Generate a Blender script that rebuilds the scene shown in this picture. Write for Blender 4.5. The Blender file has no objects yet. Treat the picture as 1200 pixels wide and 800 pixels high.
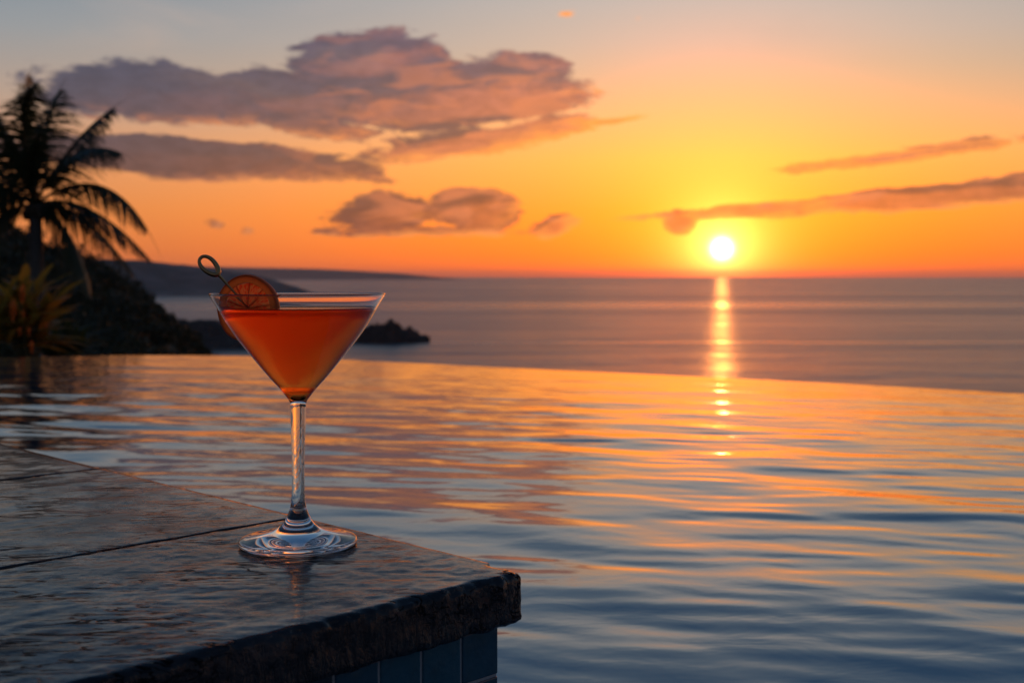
import bpy, bmesh, math, random
import numpy as np
from mathutils import Vector, Matrix, noise as mnoise
R = math.radians
random.seed(7); rng = np.random.default_rng(11)
sc = bpy.context.scene
COL = sc.collection
F = 1400.0            # focal length in photograph pixels (1200 wide)
HOR = 323.0           # horizon row
CAMZ = 0.178          # camera height above the coping
SEA = -30.0
SUN_AZ, SUN_EL = math.atan(246 / F), math.atan(31 / F)

def at(px, py, Y):
    return Vector(((px - 600) / F * Y, Y, CAMZ - (py - HOR) / F * Y))

# ------------------------------------------------------------------ helpers
def link(name, me, mat=None, parent=None):
    o = bpy.data.objects.new(name, me); COL.objects.link(o)
    if mat is not None:
        for m in (mat if isinstance(mat, (list, tuple)) else [mat]): me.materials.append(m)
    if parent is not None: o.parent = parent
    return o

def from_bm(name, bm, mat=None, parent=None, smooth=True):
    bm.normal_update()
    me = bpy.data.meshes.new(name); bm.to_mesh(me); bm.free()
    if smooth: me.polygons.foreach_set('use_smooth', [True] * len(me.polygons))
    return link(name, me, mat, parent)

def from_np(name, V, Fc, mat=None, parent=None, smooth=True):
    me = bpy.data.meshes.new(name)
    me.from_pydata([tuple(map(float, v)) for v in V], [], [tuple(map(int, f)) for f in Fc])
    me.update()
    if smooth: me.polygons.foreach_set('use_smooth', [True] * len(me.polygons))
    return link(name, me, mat, parent)

def tag(o, label=None, cat=None, group=None, kind=None):
    if label: o['label'] = label
    if cat: o['category'] = cat
    if group: o['group'] = group
    if kind: o['kind'] = kind
    return o

def empty(name, loc):
    o = bpy.data.objects.new(name, None); COL.objects.link(o); o.location = loc
    o.empty_display_size = 0.05
    return o

def lathe(profile, seg=128, close=False):
    V, Fc = [], []
    n = len(profile)
    idx = []
    for (r, z) in profile:
        if r < 1e-7:
            V.append((0, 0, z)); idx.append([len(V) - 1] * seg)
        else:
            s = len(V)
            for k in range(seg):
                a = 2 * math.pi * k / seg
                V.append((r * math.cos(a), r * math.sin(a), z))
            idx.append(list(range(s, s + seg)))
    for i in range(n - 1 + (1 if close else 0)):
        A, B = idx[i], idx[(i + 1) % n]
        for k in range(seg):
            k2 = (k + 1) % seg
            f = [A[k], A[k2], B[k2], B[k]]
            g = []
            for q in f:
                if q not in g: g.append(q)
            if len(g) > 2: Fc.append(g)
    return V, Fc

def smooth_profile(pts, n=6):
    """Catmull-Rom through points"""
    P = [Vector((p[0], p[1])) for p in pts]
    out = []
    for i in range(len(P) - 1):
        p0 = P[max(i - 1, 0)]; p1 = P[i]; p2 = P[i + 1]; p3 = P[min(i + 2, len(P) - 1)]
        for k in range(n):
            t = k / n
            q = 0.5 * ((2 * p1) + (p2 - p0) * t + (2 * p0 - 5 * p1 + 4 * p2 - p3) * t * t + (3 * p1 - p0 - 3 * p2 + p3) * t ** 3)
            out.append((max(q.x, 0.0), q.y))
    out.append((P[-1].x, P[-1].y))
    return out

def tube(bm, pts, radii, seg=10, cyclic=False):
    pts = [Vector(p) for p in pts]
    n = len(pts)
    if not hasattr(radii, '__len__'): radii = [radii] * n
    rings = []
    prev = None
    for i, p in enumerate(pts):
        if cyclic: t = pts[(i + 1) % n] - pts[i - 1]
        else: t = pts[min(i + 1, n - 1)] - pts[max(i - 1, 0)]
        t.normalize()
        if prev is None:
            a = Vector((0, 0, 1)) if abs(t.z) < .9 else Vector((1, 0, 0))
            u = t.cross(a).normalized()
        else:
            u = (prev - t * prev.dot(t)).normalized()
        prev = u
        w = t.cross(u)
        rings.append([bm.verts.new(p + (u * math.cos(2 * math.pi * k / seg) + w * math.sin(2 * math.pi * k / seg)) * radii[i]) for k in range(seg)])
    for i in range(n if cyclic else n - 1):
        A, B = rings[i], rings[(i + 1) % n]
        for k in range(seg):
            bm.faces.new((A[k], A[(k + 1) % seg], B[(k + 1) % seg], B[k]))
    if not cyclic:
        bm.faces.new(rings[0][::-1]); bm.faces.new(rings[-1])

# ------------------------------------------------------------------ node DSL
def lin(c):
    out = []
    for v in c:
        v = v / 255
        out.append(v / 12.92 if v <= .04045 else ((v + .055) / 1.055) ** 2.4)
    return tuple(out)

class G:
    def __init__(s, nt): s.nt = nt; s.n = nt.nodes; s.l = nt.links
    def node(s, t, **k):
        nd = s.n.new(t)
        for a, v in k.items(): setattr(nd, a, v)
        return nd
    def put(s, sock, v):
        if isinstance(v, (int, float, tuple, list)):
            if isinstance(v, (tuple, list)) and len(v) == 3 and sock.type == 'RGBA': v = (*v, 1)
            sock.default_value = v
        else: s.l.new(v, sock)
    def m(s, op, a, b=0.0, c=None, clamp=False):
        nd = s.node('ShaderNodeMath', operation=op, use_clamp=clamp)
        s.put(nd.inputs[0], a); s.put(nd.inputs[1], b)
        if c is not None: s.put(nd.inputs[2], c)
        return nd.outputs[0]
    def vm(s, op, a, b=(0, 0, 0)):
        nd = s.node('ShaderNodeVectorMath', operation=op)
        s.put(nd.inputs[0], a)
        if op == 'SCALE': s.put(nd.inputs['Scale'], b)
        else: s.put(nd.inputs[1], b)
        return nd.outputs['Value'] if op in ('LENGTH', 'DOT_PRODUCT') else nd.outputs[0]
    def mix(s, f, a, b, blend='MIX'):
        nd = s.node('ShaderNodeMix', data_type='RGBA', blend_type=blend)
        s.put(nd.inputs[0], f); s.put(nd.inputs[6], a); s.put(nd.inputs[7], b)
        return nd.outputs[2]
    def noise(s, vec, scale, detail=4, rough=.5, dist=0):
        nd = s.node('ShaderNodeTexNoise')
        if vec is not None: s.put(nd.inputs['Vector'], vec)
        nd.inputs['Scale'].default_value = scale; nd.inputs['Detail'].default_value = detail
        nd.inputs['Roughness'].default_value = rough; nd.inputs['Distortion'].default_value = dist
        return nd.outputs[0]
    def ss(s, x, a, b, lo=0.0, hi=1.0):
        nd = s.node('ShaderNodeMapRange', interpolation_type='SMOOTHSTEP')
        s.put(nd.inputs[0], x)
        for i, v in zip((1, 2, 3, 4), (a, b, lo, hi)): nd.inputs[i].default_value = v
        return nd.outputs[0]
    def ramp(s, x, stops, x0, x1):
        t = s.node('ShaderNodeMapRange'); s.put(t.inputs[0], x)
        t.inputs[1].default_value = x0; t.inputs[2].default_value = x1
        r = s.node('ShaderNodeValToRGB'); s.l.new(t.outputs[0], r.inputs[0])
        e = r.color_ramp.elements
        for i, (p, c) in enumerate(stops):
            q = (p - x0) / (x1 - x0)
            el = e[i] if i < 2 else e.new(q)
            el.position = q; el.color = (*c, 1)
        return r.outputs[0]

def material(name):
    m = bpy.data.materials.new(name); m.use_nodes = True
    g = G(m.node_tree); b = m.node_tree.nodes['Principled BSDF']
    return m, g, b

def simple(name, col, rough=.6, **k):
    m, g, b = material(name)
    b.inputs['Base Color'].default_value = (*col, 1); b.inputs['Roughness'].default_value = rough
    for a, v in k.items(): b.inputs[a.replace('_', ' ')].default_value = v
    return m

def bump(g, b, h, dist, strength=1.0, normal=None):
    nd = g.node('ShaderNodeBump'); nd.inputs['Distance'].default_value = dist; nd.inputs['Strength'].default_value = strength
    g.l.new(h, nd.inputs['Height'])
    if normal is not None: g.l.new(normal, nd.inputs['Normal'])
    if b is not None: g.l.new(nd.outputs[0], b.inputs['Normal'])
    return nd.outputs[0]

# ------------------------------------------------------------------ world
def build_world():
    w = bpy.data.worlds.new('World'); sc.world = w; w.use_nodes = True
    g = G(w.node_tree)
    bg = w.node_tree.nodes['Background']; out = w.node_tree.nodes['World Output']
    D = g.node('ShaderNodeTexCoord').outputs['Generated']
    sx = g.node('ShaderNodeSeparateXYZ'); g.l.new(D, sx.inputs[0])
    az = g.m('MULTIPLY', g.m('ARCTAN2', sx.outputs[0], sx.outputs[1]), 180 / math.pi)
    el = g.m('MULTIPLY', g.m('ARCSINE', sx.outputs[2]), 180 / math.pi)
    sd = Vector((math.sin(SUN_AZ) * math.cos(SUN_EL), math.cos(SUN_AZ) * math.cos(SUN_EL), math.sin(SUN_EL)))
    ang = g.m('MULTIPLY', g.m('ARCCOSINE', g.m('MINIMUM', g.vm('DOT_PRODUCT', D, tuple(sd)), .9999999)), 180 / math.pi)
    rel = g.m('ABSOLUTE', g.m('SUBTRACT', az, math.degrees(SUN_AZ)))
    # colours of the evening sky by elevation: away from the sun, towards it, behind the viewer
    far = g.ramp(el, [(0, lin((196, 112, 72))), (90, lin((38, 58, 92))), (1.2, lin((212, 124, 70))), (3.0, lin((218, 138, 80))),
                      (5.0, lin((212, 148, 104))), (8.0, lin((176, 156, 142))), (11, lin((144, 151, 156))), (14.5, lin((112, 134, 152))),
                      (20, lin((74, 104, 136))), (45, lin((44, 72, 106)))], 0, 90)
    near = g.ramp(el, [(0, lin((255, 122, 18))), (90, lin((38, 58, 92))), (1.0, lin((255, 140, 20))), (3.0, lin((255, 165, 45))),
                       (5.5, lin((255, 190, 88))), (8.5, lin((240, 188, 135))), (11, lin((216, 188, 166))), (14, lin((188, 185, 182))),
                       (17.5, lin((122, 140, 156))), (23, lin((72, 104, 136))), (45, lin((46, 74, 108)))], 0, 90)
    near = g.vm('MULTIPLY', near, g.mix(g.ss(el, 10, 4.5), (1, 1, 1), (1.6, 1.05, .9)))
    back = g.ramp(el, [(0, lin((86, 84, 100))), (90, lin((38, 58, 92))), (12, lin((70, 84, 108))), (45, lin((52, 74, 104)))], 0, 90)
    fn = g.m('POWER', 2.718, g.m('MULTIPLY', g.m('POWER', g.m('DIVIDE', rel, 21.0), 2.0), -1.0))
    sky = g.mix(fn, far, near)
    sky = g.mix(g.ss(rel, 45, 120), sky, back)
    # glow around the sun
    g1 = g.m('POWER', 2.718, g.m('DIVIDE', ang, -3.6))
    g2 = g.m('POWER', 2.718, g.m('DIVIDE', ang, -.95))
    glow = g.vm('ADD', g.vm('SCALE', (.75, .27, .02), g1), g.vm('SCALE', (4.5, 2.5, .6), g2))
    g3 = g.m('POWER', 2.718, g.m('MULTIPLY', g.m('POWER', g.m('DIVIDE', ang, 5.8), 2.0), -1.0))
    glow = g.vm('ADD', glow, g.vm('SCALE', (2.2, .12, 0), g3))
    skyg = g.vm('ADD', sky, glow)

    # cloud field as a node group
    ng = bpy.data.node_groups.new('cloud_field', 'ShaderNodeTree')
    ng.interface.new_socket('P', in_out='INPUT', socket_type='NodeSocketVector')
    ng.interface.new_socket('F', in_out='OUTPUT', socket_type='NodeSocketFloat')
    q = G(ng); gi = q.node('NodeGroupInput'); go = q.node('NodeGroupOutput')
    P = gi.outputs[0]
    # (column, row, half width, half height, tilt, solidity)
    blobs = [(430, 74, 105, 38, 3, 1.7), (520, 112, 190, 44, 2, 1.9), (330, 118, 130, 34, -4, 1.4), (205, 120, 165, 38, -3, 1.5), (230, 190, 230, 26, -3, 1.5),
             (370, 150, 120, 16, -8, 1.0), (560, 165, 160, 20, 9, 1.3), (722, 142, 70, 6, 6, 1.0), (600, 76, 70, 18, -4, 1.1),
             (450, 252, 70, 26, 4, 1.25), (555, 246, 62, 30, -4, 1.3), (500, 272, 120, 9, 0, 1.2), (650, 265, 34, 17, 14, 1.2), (256, 266, 14, 7, 0, 1.1), (290, 271, 10, 5, 0, 1.1),
             (880, 247, 150, 9, 4, 1.9), (1090, 236, 200, 16, 4, 2.0), (796, 260, 24, 15, 0, 1.8), (1060, 189, 160, 10, 6, 1.4), (1290, 218, 170, 16, 3, 1.6),
             (664, 17, 12, 6, 0, 1.0), (748, 23, 9, 4, 0, 1.0),
             (-330, 90, 160, 50, 0, 1.3), (-180, 210, 120, 20, 0, 1.3), (1560, 120, 160, 26, 4, 1.3), (-700, 160, 300, 50, 0, 1.3)]
    acc = None
    for (cx, cy, rx, ry, ro, kk) in blobs:
        mp = q.node('ShaderNodeMapping', vector_type='TEXTURE'); q.l.new(P, mp.inputs[0])
        mp.inputs['Location'].default_value = (math.degrees(math.atan((cx - 600) / F)), math.degrees(math.atan((HOR - cy) / F)), 0)
        mp.inputs['Rotation'].default_value = (0, 0, R(ro))
        mp.inputs['Scale'].default_value = (math.degrees(rx / F), math.degrees(ry / F), 1)
        L = q.vm('LENGTH', mp.outputs[0])
        k = kk * min(1.0, ry / 26.0) ** .5
        v = q.m('MULTIPLY', q.m('SUBTRACT', 1.0, L), k)
        acc = v if acc is None else q.m('MAXIMUM', acc, v)
    P3 = q.vm('MULTIPLY', P, (1, 3.0, 1))
    n1 = q.noise(P3, .27, 7, .55, .5)
    n2 = q.noise(q.vm('MULTIPLY', P, (1, 2.3, 1)), 1.2, 6, .62, .6)
    f = q.m('ADD', acc, q.m('MULTIPLY', q.m('SUBTRACT', n1, .5), 1.7))
    f = q.m('ADD', f, q.m('MULTIPLY', q.m('SUBTRACT', n2, .5), .62))
    q.l.new(f, go.inputs[0])

    cmb = g.node('ShaderNodeCombineXYZ'); g.l.new(az, cmb.inputs[0]); g.l.new(el, cmb.inputs[1])
    Pv = cmb.outputs[0]
    def field(v):
        nd = g.node('ShaderNodeGroup'); nd.node_tree = ng; g.put(nd.inputs[0], v); return nd.outputs[0]
    f0 = field(Pv)
    # a step towards the sun: thinner that way = lit edge
    tosun = g.vm('NORMALIZE', g.vm('SUBTRACT', (math.degrees(SUN_AZ), math.degrees(SUN_EL) - 4, 0), Pv))
    f1 = field(g.vm('ADD', Pv, g.vm('SCALE', g.vm('MULTIPLY', tosun, (.8, 1.25, 0)), .85)))
    dens = g.ss(f0, .0, .30)
    lit = g.m('MULTIPLY', g.ss(g.m('SUBTRACT', f0, f1), .16, .72), g.ss(f0, .80, .10))
    body = g.vm('MULTIPLY', sky, (.11, .13, .24))
    body = g.vm('ADD', body, (.026, .028, .044))
    sunward = g.m('POWER', 2.718, g.m('MULTIPLY', g.m('POWER', g.m('DIVIDE', rel, 15.0), 2.0), -1.0))
    body = g.vm('ADD', body, g.vm('SCALE', (.78, .17, .012), g.m('MULTIPLY', sunward, g.ss(g.m('SUBTRACT', f0, f1), -.25, .60, .22, 1.0))))
    litcol = g.vm('MULTIPLY', g.mix(fn, (.72, .26, .13), (1.3, .42, .06)), (1, 1, 1))
    litk = g.m('MULTIPLY', lit, g.ss(rel, 60, 14, .15, 1.0))
    # mottling inside the clouds
    mott = g.noise(g.vm('MULTIPLY', Pv, (1, 3.4, 1)), .30, 4, .5, .8)
    pk = g.m('MULTIPLY', g.ss(mott, .47, .64), g.m('MULTIPLY', g.ss(rel, 27, 8, .0, .85), g.ss(el, 14, 6, .2, 1)))
    fs = g.noise(g.vm('MULTIPLY', Pv, (1, 2.2, 1)), .9, 5, .6, .3)
    body = g.vm('SCALE', body, g.ss(fs, .3, .7, .88, 1.12))
    body = g.mix(pk, body, (.80, .24, .10))
    cloud = g.mix(litk, body, litcol)
    dk = g.m('MULTIPLY', dens, g.ss(g.m('ADD', ang, 0), .6, 2.2, .5, .93))
    skyc = g.mix(dk, skyg, cloud)
    # thin high veil
    veil = g.ss(g.noise(g.vm('MULTIPLY', Pv, (1, 3, 1)), .10, 4, .5, .5), .5, .8, 0, .35)
    skyc = g.mix(g.m('MULTIPLY', veil, g.ss(el, 5, 14)), skyc, g.vm('MULTIPLY', near, (.95, .9, .9)))
    # the disc
    disc = g.m('POWER', 2.718, g.m('MULTIPLY', g.m('POWER', g.m('DIVIDE', ang, .36), 2.0), -1.0))
    skyc = g.vm('ADD', skyc, g.vm('SCALE', (15, 11, 7), disc))
    # physical sky underneath
    st = g.node('ShaderNodeTexSky', sky_type='NISHITA', sun_disc=False)
    st.sun_elevation = SUN_EL; st.sun_rotation = SUN_AZ; st.dust_density = 3.0
    total = g.vm('ADD', skyc, g.vm('SCALE', st.outputs[0], .004))
    # below the horizon: dim
    g.l.new(total, bg.inputs[0]); bg.inputs[1].default_value = 1.0
build_world()

sl = bpy.data.lights.new('sun', 'SUN'); sl.energy = .08; sl.angle = R(.53); sl.color = (1, .28, .045)
so = bpy.data.objects.new('sun', sl); COL.objects.link(so)
so.rotation_euler = (R(90) - SUN_EL, 0, -SUN_AZ + math.pi)
# light travels along -Z of the lamp: from the sun towards the viewer
dvec = Vector((math.sin(SUN_AZ) * math.cos(SUN_EL), math.cos(SUN_AZ) * math.cos(SUN_EL), math.sin(SUN_EL)))
so.rotation_euler = dvec.to_track_quat('Z', 'Y').to_euler()
so.location = (0, 0, 5)

# ------------------------------------------------------------------ sea
def build_sea():
    m, g, b = material('sea_water')
    geo = g.node('ShaderNodeNewGeometry').outputs['Position']
    b.inputs['Base Color'].default_value = (.012, .012, .016, 1)
    b.inputs['IOR'].default_value = 1.9
    n1 = g.noise(g.vm('MULTIPLY', geo, (.35, 1, 0)), .022, 5, .55, .6)
    n2 = g.noise(g.vm('MULTIPLY', geo, (.5, 1, 0)), .11, 4, .6, .4)
    n3 = g.noise(g.vm('MULTIPLY', geo, (.12, 1, 0)), .0045, 4, .55, 1.0)
    h = g.m('ADD', g.m('MULTIPLY', n1, 7.5), g.m('MULTIPLY', n2, 1.2))
    bump(g, b, h, 1.0, .8)
    g.l.new(g.ss(n3, .32, .66, .25, .35), b.inputs['Roughness'])
    rings = [0, 60, 150, 400, 1200, 4000, 12000, 25000]
    V, Fc = lathe([(r, SEA) for r in rings], 96)
    o = from_np('sea', V, [f[::-1] for f in Fc], m, smooth=False)
    tag(o, kind='structure')
build_sea()

# ------------------------------------------------------------------ coping frame of reference
P0 = Vector((.0082, .7205)); U = Vector((-.709, .705)).normalized(); Vv = Vector((-U.y, U.x)) # along far edge / near edge
if Vv.x > 0: Vv = -Vv
ROT = Matrix(((-Vv.x, U.x, 0, P0.x), (-Vv.y, U.y, 0, P0.y), (0, 0, 1, 0), (0, 0, 0, 1)))  # local (-v, u, z)
def deck(v, u, z): return ROT @ Vector((-v, u, z))

# ------------------------------------------------------------------ pool
WZ = -.12
edge_px = [(-700, 470), (-400, 448), (-150, 428), (-60, 421.5), (0, 419), (60, 417.2), (150, 416.2), (250, 416.3), (320, 417.8), (400, 421), (500, 426), (600, 431),
           (700, 435.5), (850, 442.5), (1000, 450), (1200, 461), (1400, 473), (1700, 493)]
ex, ey = [], []
for (px, py) in edge_px:
    Y = (CAMZ - WZ) * F / (py - HOR); ex.append((px - 600) / F * Y); ey.append(Y)
ex, ey = np.array(ex), np.array(ey)
def y_edge(x):
    s = 0
    # smoothed linear interpolation
    for k, wgt in zip((-.16, -.08, 0, .08, .16), (.1, .2, .4, .2, .1)): s = s + wgt * np.interp(x + k, ex, ey)
    return s

def wave_height(X, Y):
    H = np.zeros_like(X)
    rg = np.random.default_rng(5)
    D = np.sqrt(X ** 2 + Y ** 2)
    mod1 = .75 + .35 * np.sin(1.9 * X + 1.1 * Y + .6) * np.cos(1.3 * Y - 1.7 * X + 1.)
    fade = np.clip((y_edge(X) - Y) / 2.3, 0, 1) ** 1.15 * .88 + .12
    for i in range(64):
        t = i / 63
        lam = .036 * (.50 / .036) ** t * (1 + .1 * rg.normal())
        th = rg.normal(.36, .26)
        if i % 7 == 0: th = rg.uniform(-1.0, 1.0)
        kx, ky = math.sin(th) * 2 * math.pi / lam, math.cos(th) * 2 * math.pi / lam
        slope = .0084 * (1.3 if .13 < lam < .34 else (.6 if lam > .34 else .95))
        a = slope * lam / (2 * math.pi)
        ph = rg.uniform(0, 2 * math.pi)
        # bend the crests a little
        arg = kx * X + ky * Y + ph + .55 * np.sin(1.1 * X + .7 * ph) + .4 * np.sin(.9 * Y + ph)
        H += a * np.sin(arg) * (fade if lam > .10 else fade ** .45)
    # sharpen crests a little
    return H * mod1

def build_pool():
    m, g, b = material('pool_water')
    b.inputs['Base Color'].default_value = (.003, .040, .075, 1)
    b.inputs['Roughness'].default_value = .05; b.inputs['IOR'].default_value = 1.45
    gl = g.node('ShaderNodeBsdfGlossy'); gl.inputs['Color'].default_value = (.86, .94, 1, 1); gl.inputs['Roughness'].default_value = .055
    mx = g.node('ShaderNodeMixShader'); mx.inputs[0].default_value = .20
    mo = [n for n in g.n if n.type == 'OUTPUT_MATERIAL'][0]
    g.l.new(b.outputs[0], mx.inputs[1]); g.l.new(gl.outputs[0], mx.inputs[2]); g.l.new(mx.outputs[0], mo.inputs[0])
    geo = g.node('ShaderNodeNewGeometry').outputs['Position']
    n1 = g.noise(g.vm('MULTIPLY', geo, (.7, 1, 0)), 16, 3, .5, .3)
    g.l.new(bump(g, b, n1, .0016, .4), gl.inputs['Normal'])
    xs = np.concatenate([np.linspace(-4.2, -2.2, 40, endpoint=False), np.arange(-2.2, 2.2, .0085), np.linspace(2.2, 4.4, 40)])
    nr = 620
    t = np.linspace(0, 1, nr)
    X = np.repeat(xs[None, :], nr, 0)
    YE = y_edge(xs)
    Y = -2.5 + 2.9 * np.clip(t / .04, 0, 1)
    tt = np.clip((t - .04) / .96, 0, 1)
    Y = Y[:, None] + tt[:, None] * (YE[None, :] - .4)
    Z = WZ + wave_height(X, Y)
    nx = len(xs)
    V = np.stack([X, Y, Z], -1).reshape(-1, 3)
    i = np.arange(nr - 1)[:, None] * nx + np.arange(nx - 1)[None, :]
    Fc = np.stack([i, i + 1, i + nx + 1, i + nx], -1).reshape(-1, 4)
    me = bpy.data.meshes.new('pool_water')
    me.vertices.add(len(V)); me.vertices.foreach_set('co', V.ravel().astype(np.float32))
    me.loops.add(Fc.size); me.loops.foreach_set('vertex_index', Fc.ravel().astype(np.int32))
    me.polygons.add(len(Fc)); me.polygons.foreach_set('loop_start', (np.arange(len(Fc)) * 4).astype(np.int32))
    me.update(calc_edges=True); me.validate()
    me.polygons.foreach_set('use_smooth', [True] * len(me.polygons))
    o = link('pool_water', me, m); tag(o, kind='structure')

    # overflow weir wall round the outside of the pool
    wm, g, b = material('weir_stone')
    geo = g.node('ShaderNodeNewGeometry').outputs['Position']
    g.l.new(g.mix(g.noise(geo, 22, 4), (.03, .034, .04), (.09, .085, .085)), b.inputs['Base Color'])
    b.inputs['Roughness'].default_value = .35
    bump(g, b, g.noise(geo, 60, 4), .002, .6)
    bm = bmesh.new()
    xs2 = np.linspace(-4.2, 4.4, 260)
    pts = [(x, float(y_edge(x))) for x in xs2]
    ring = []
    for k, (x, y) in enumerate(pts):
        x0, y0 = pts[max(k - 1, 0)]; x1, y1 = pts[min(k + 1, len(pts) - 1)]
        nrm = Vector((-(y1 - y0), x1 - x0)).normalized()
        a = Vector((x, y)) - nrm * .004; c = Vector((x, y)) + nrm * .045
        zt = WZ - .0025 + .0012 * mnoise.noise(Vector((x * 7, y * 7, 0)))
        ring.append([bm.verts.new((a.x, a.y, -1.7)), bm.verts.new((a.x, a.y, zt)), bm.verts.new((c.x - nrm.x * .006, c.y - nrm.y * .006, zt - .0015)),
                     bm.verts.new((c.x, c.y, zt - .008)), bm.verts.new((c.x, c.y, -1.7))])
    for A, B in zip(ring[:-1], ring[1:]):
        for j in range(5): bm.faces.new((A[j], A[(j + 1) % 5], B[(j + 1) % 5], B[j]))
    bm.faces.new(ring[0]); bm.faces.new(ring[-1][::-1])
    bmesh.ops.recalc_face_normals(bm, faces=bm.faces)
    o = from_bm('pool_wall', bm, wm, smooth=False)
    tag(o, 'thin dark overflow wall along the far edge of the infinity pool', 'wall')
build_pool()

# ------------------------------------------------------------------ coping stones
def stone_material():
    m, g, b = material('wet_slate')
    tc = g.node('ShaderNodeTexCoord').outputs['Object']
    geo = g.node('ShaderNodeNewGeometry')
    pos = geo.outputs['Position']
    big = g.noise(pos, 5.5, 4, .55, .5)
    mid = g.noise(g.vm('MULTIPLY', pos, (1, 1, 1)), 38, 5, .6, .2)
    fine = g.noise(pos, 420, 4, .65)
    c = g.mix(g.ss(mid, .35, .7), (.010, .011, .013), (.026, .027, .030))
    c = g.mix(g.ss(big, .42, .62, 0, .4), c, (.036, .037, .040))
    c = g.mix(g.ss(fine, .56, .72, 0, .4), c, (.048, .050, .054))
    # wet film: smooth where water lies, rougher where it has drained
    wet = g.ss(g.m('ADD', big, g.m('MULTIPLY', g.m('SUBTRACT', mid, .5), .5)), .34, .54)
    g.l.new(g.m('ADD', g.m('MULTIPLY', wet, -.16), .34), b.inputs['Roughness'])
    b.inputs['Coat IOR'].default_value = 1.35
    sn = g.node('ShaderNodeSeparateXYZ'); g.l.new(geo.outputs['True Normal'], sn.inputs[0])
    topm = g.ss(sn.outputs[2], .08, .55)
    g.l.new(g.m('ADD', g.m('MULTIPLY', wet, -.06), .075), b.inputs['Coat Roughness'])
    # cleft ripples running across the stones
    rot = g.node('ShaderNodeMapping'); g.l.new(pos, rot.inputs[0]); rot.inputs['Rotation'].default_value = (0, 0, R(-4))
    st = g.vm('MULTIPLY', rot.outputs[0], (.22, 1, 1))
    cl = g.noise(st, 210, 5, .62, .6)
    cl2 = g.noise(st, 70, 4, .55, .8)
    # thin broken cleft lines of the slate, in patches
    ln = g.noise(g.vm('MULTIPLY', rot.outputs[0], (.16, 1, 1)), 95, 3, .55, 1.2)
    line = g.ss(g.m('ABSOLUTE', g.m('SUBTRACT', ln, .5)), .030, .010)
    patch = g.ss(g.noise(pos, 11, 4, .55, .4), .47, .56)
    line = g.m('MULTIPLY', line, patch)
    h = g.m('ADD', g.m('MULTIPLY', cl, .5), g.m('ADD', g.m('MULTIPLY', cl2, .8), g.m('MULTIPLY', fine, .22)))
    h = g.m('MULTIPLY', h, g.ss(wet, 0, 1, 1.0, .4))
    h = g.m('SUBTRACT', h, g.m('MULTIPLY', line, .8))
    sidem = g.m('SUBTRACT', 1.0, topm)
    g.l.new(g.m('MULTIPLY', g.m('ADD', .05, g.m('MULTIPLY', sidem, .22)), g.m('SUBTRACT', 1.0, g.m('MULTIPLY', line, .9))), b.inputs['Specular IOR Level'])
    g.l.new(g.mix(g.m('MULTIPLY', line, .8), c, (.004, .004, .005)), b.inputs['Base Color'])
    chis = g.noise(g.vm('MULTIPLY', pos, (1, 1, .3)), 170, 4, .6, .5)
    grain = g.m('ADD', g.m('MULTIPLY', g.ss(chis, .3, .7), 1.4), g.m('MULTIPLY', g.noise(pos, 190, 5, .7, .3), .7))
    grain = g.m('ADD', grain, g.m('MULTIPLY', g.noise(pos, 620, 3, .6), .5))
    h = g.m('ADD', h, g.m('MULTIPLY', g.m('MULTIPLY', sidem, grain), 1.5))
    n = bump(g, b, h, .0011, .8)
    hc = g.m('MULTIPLY', cl, g.ss(wet, 0, 1, 1.0, .35))
    hc = g.m('SUBTRACT', g.m('ADD', hc, g.m('MULTIPLY', cl2, .5)), g.m('MULTIPLY', line, 1.2))
    nc = bump(g, None, hc, .00014, .7)
    g.l.new(nc, b.inputs['Coat Normal'])
    cw = g.m('MULTIPLY', g.m('ADD', g.m('MULTIPLY', topm, .54), .08), g.m('SUBTRACT', 1.0, g.m('MULTIPLY', line, .97)))
    dry = g.ss(g.noise(pos, 7.5, 5, .6, 1.2), .42, .60)
    cw = g.m('MULTIPLY', cw, g.ss(fine, .62, .50, .55, 1.0))
    cw = g.m('MULTIPLY', cw, g.m('SUBTRACT', 1.08, g.m('MULTIPLY', dry, .42)))
    g.l.new(cw, b.inputs['Coat Weight'])
    return m
STONE = stone_material()

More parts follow.
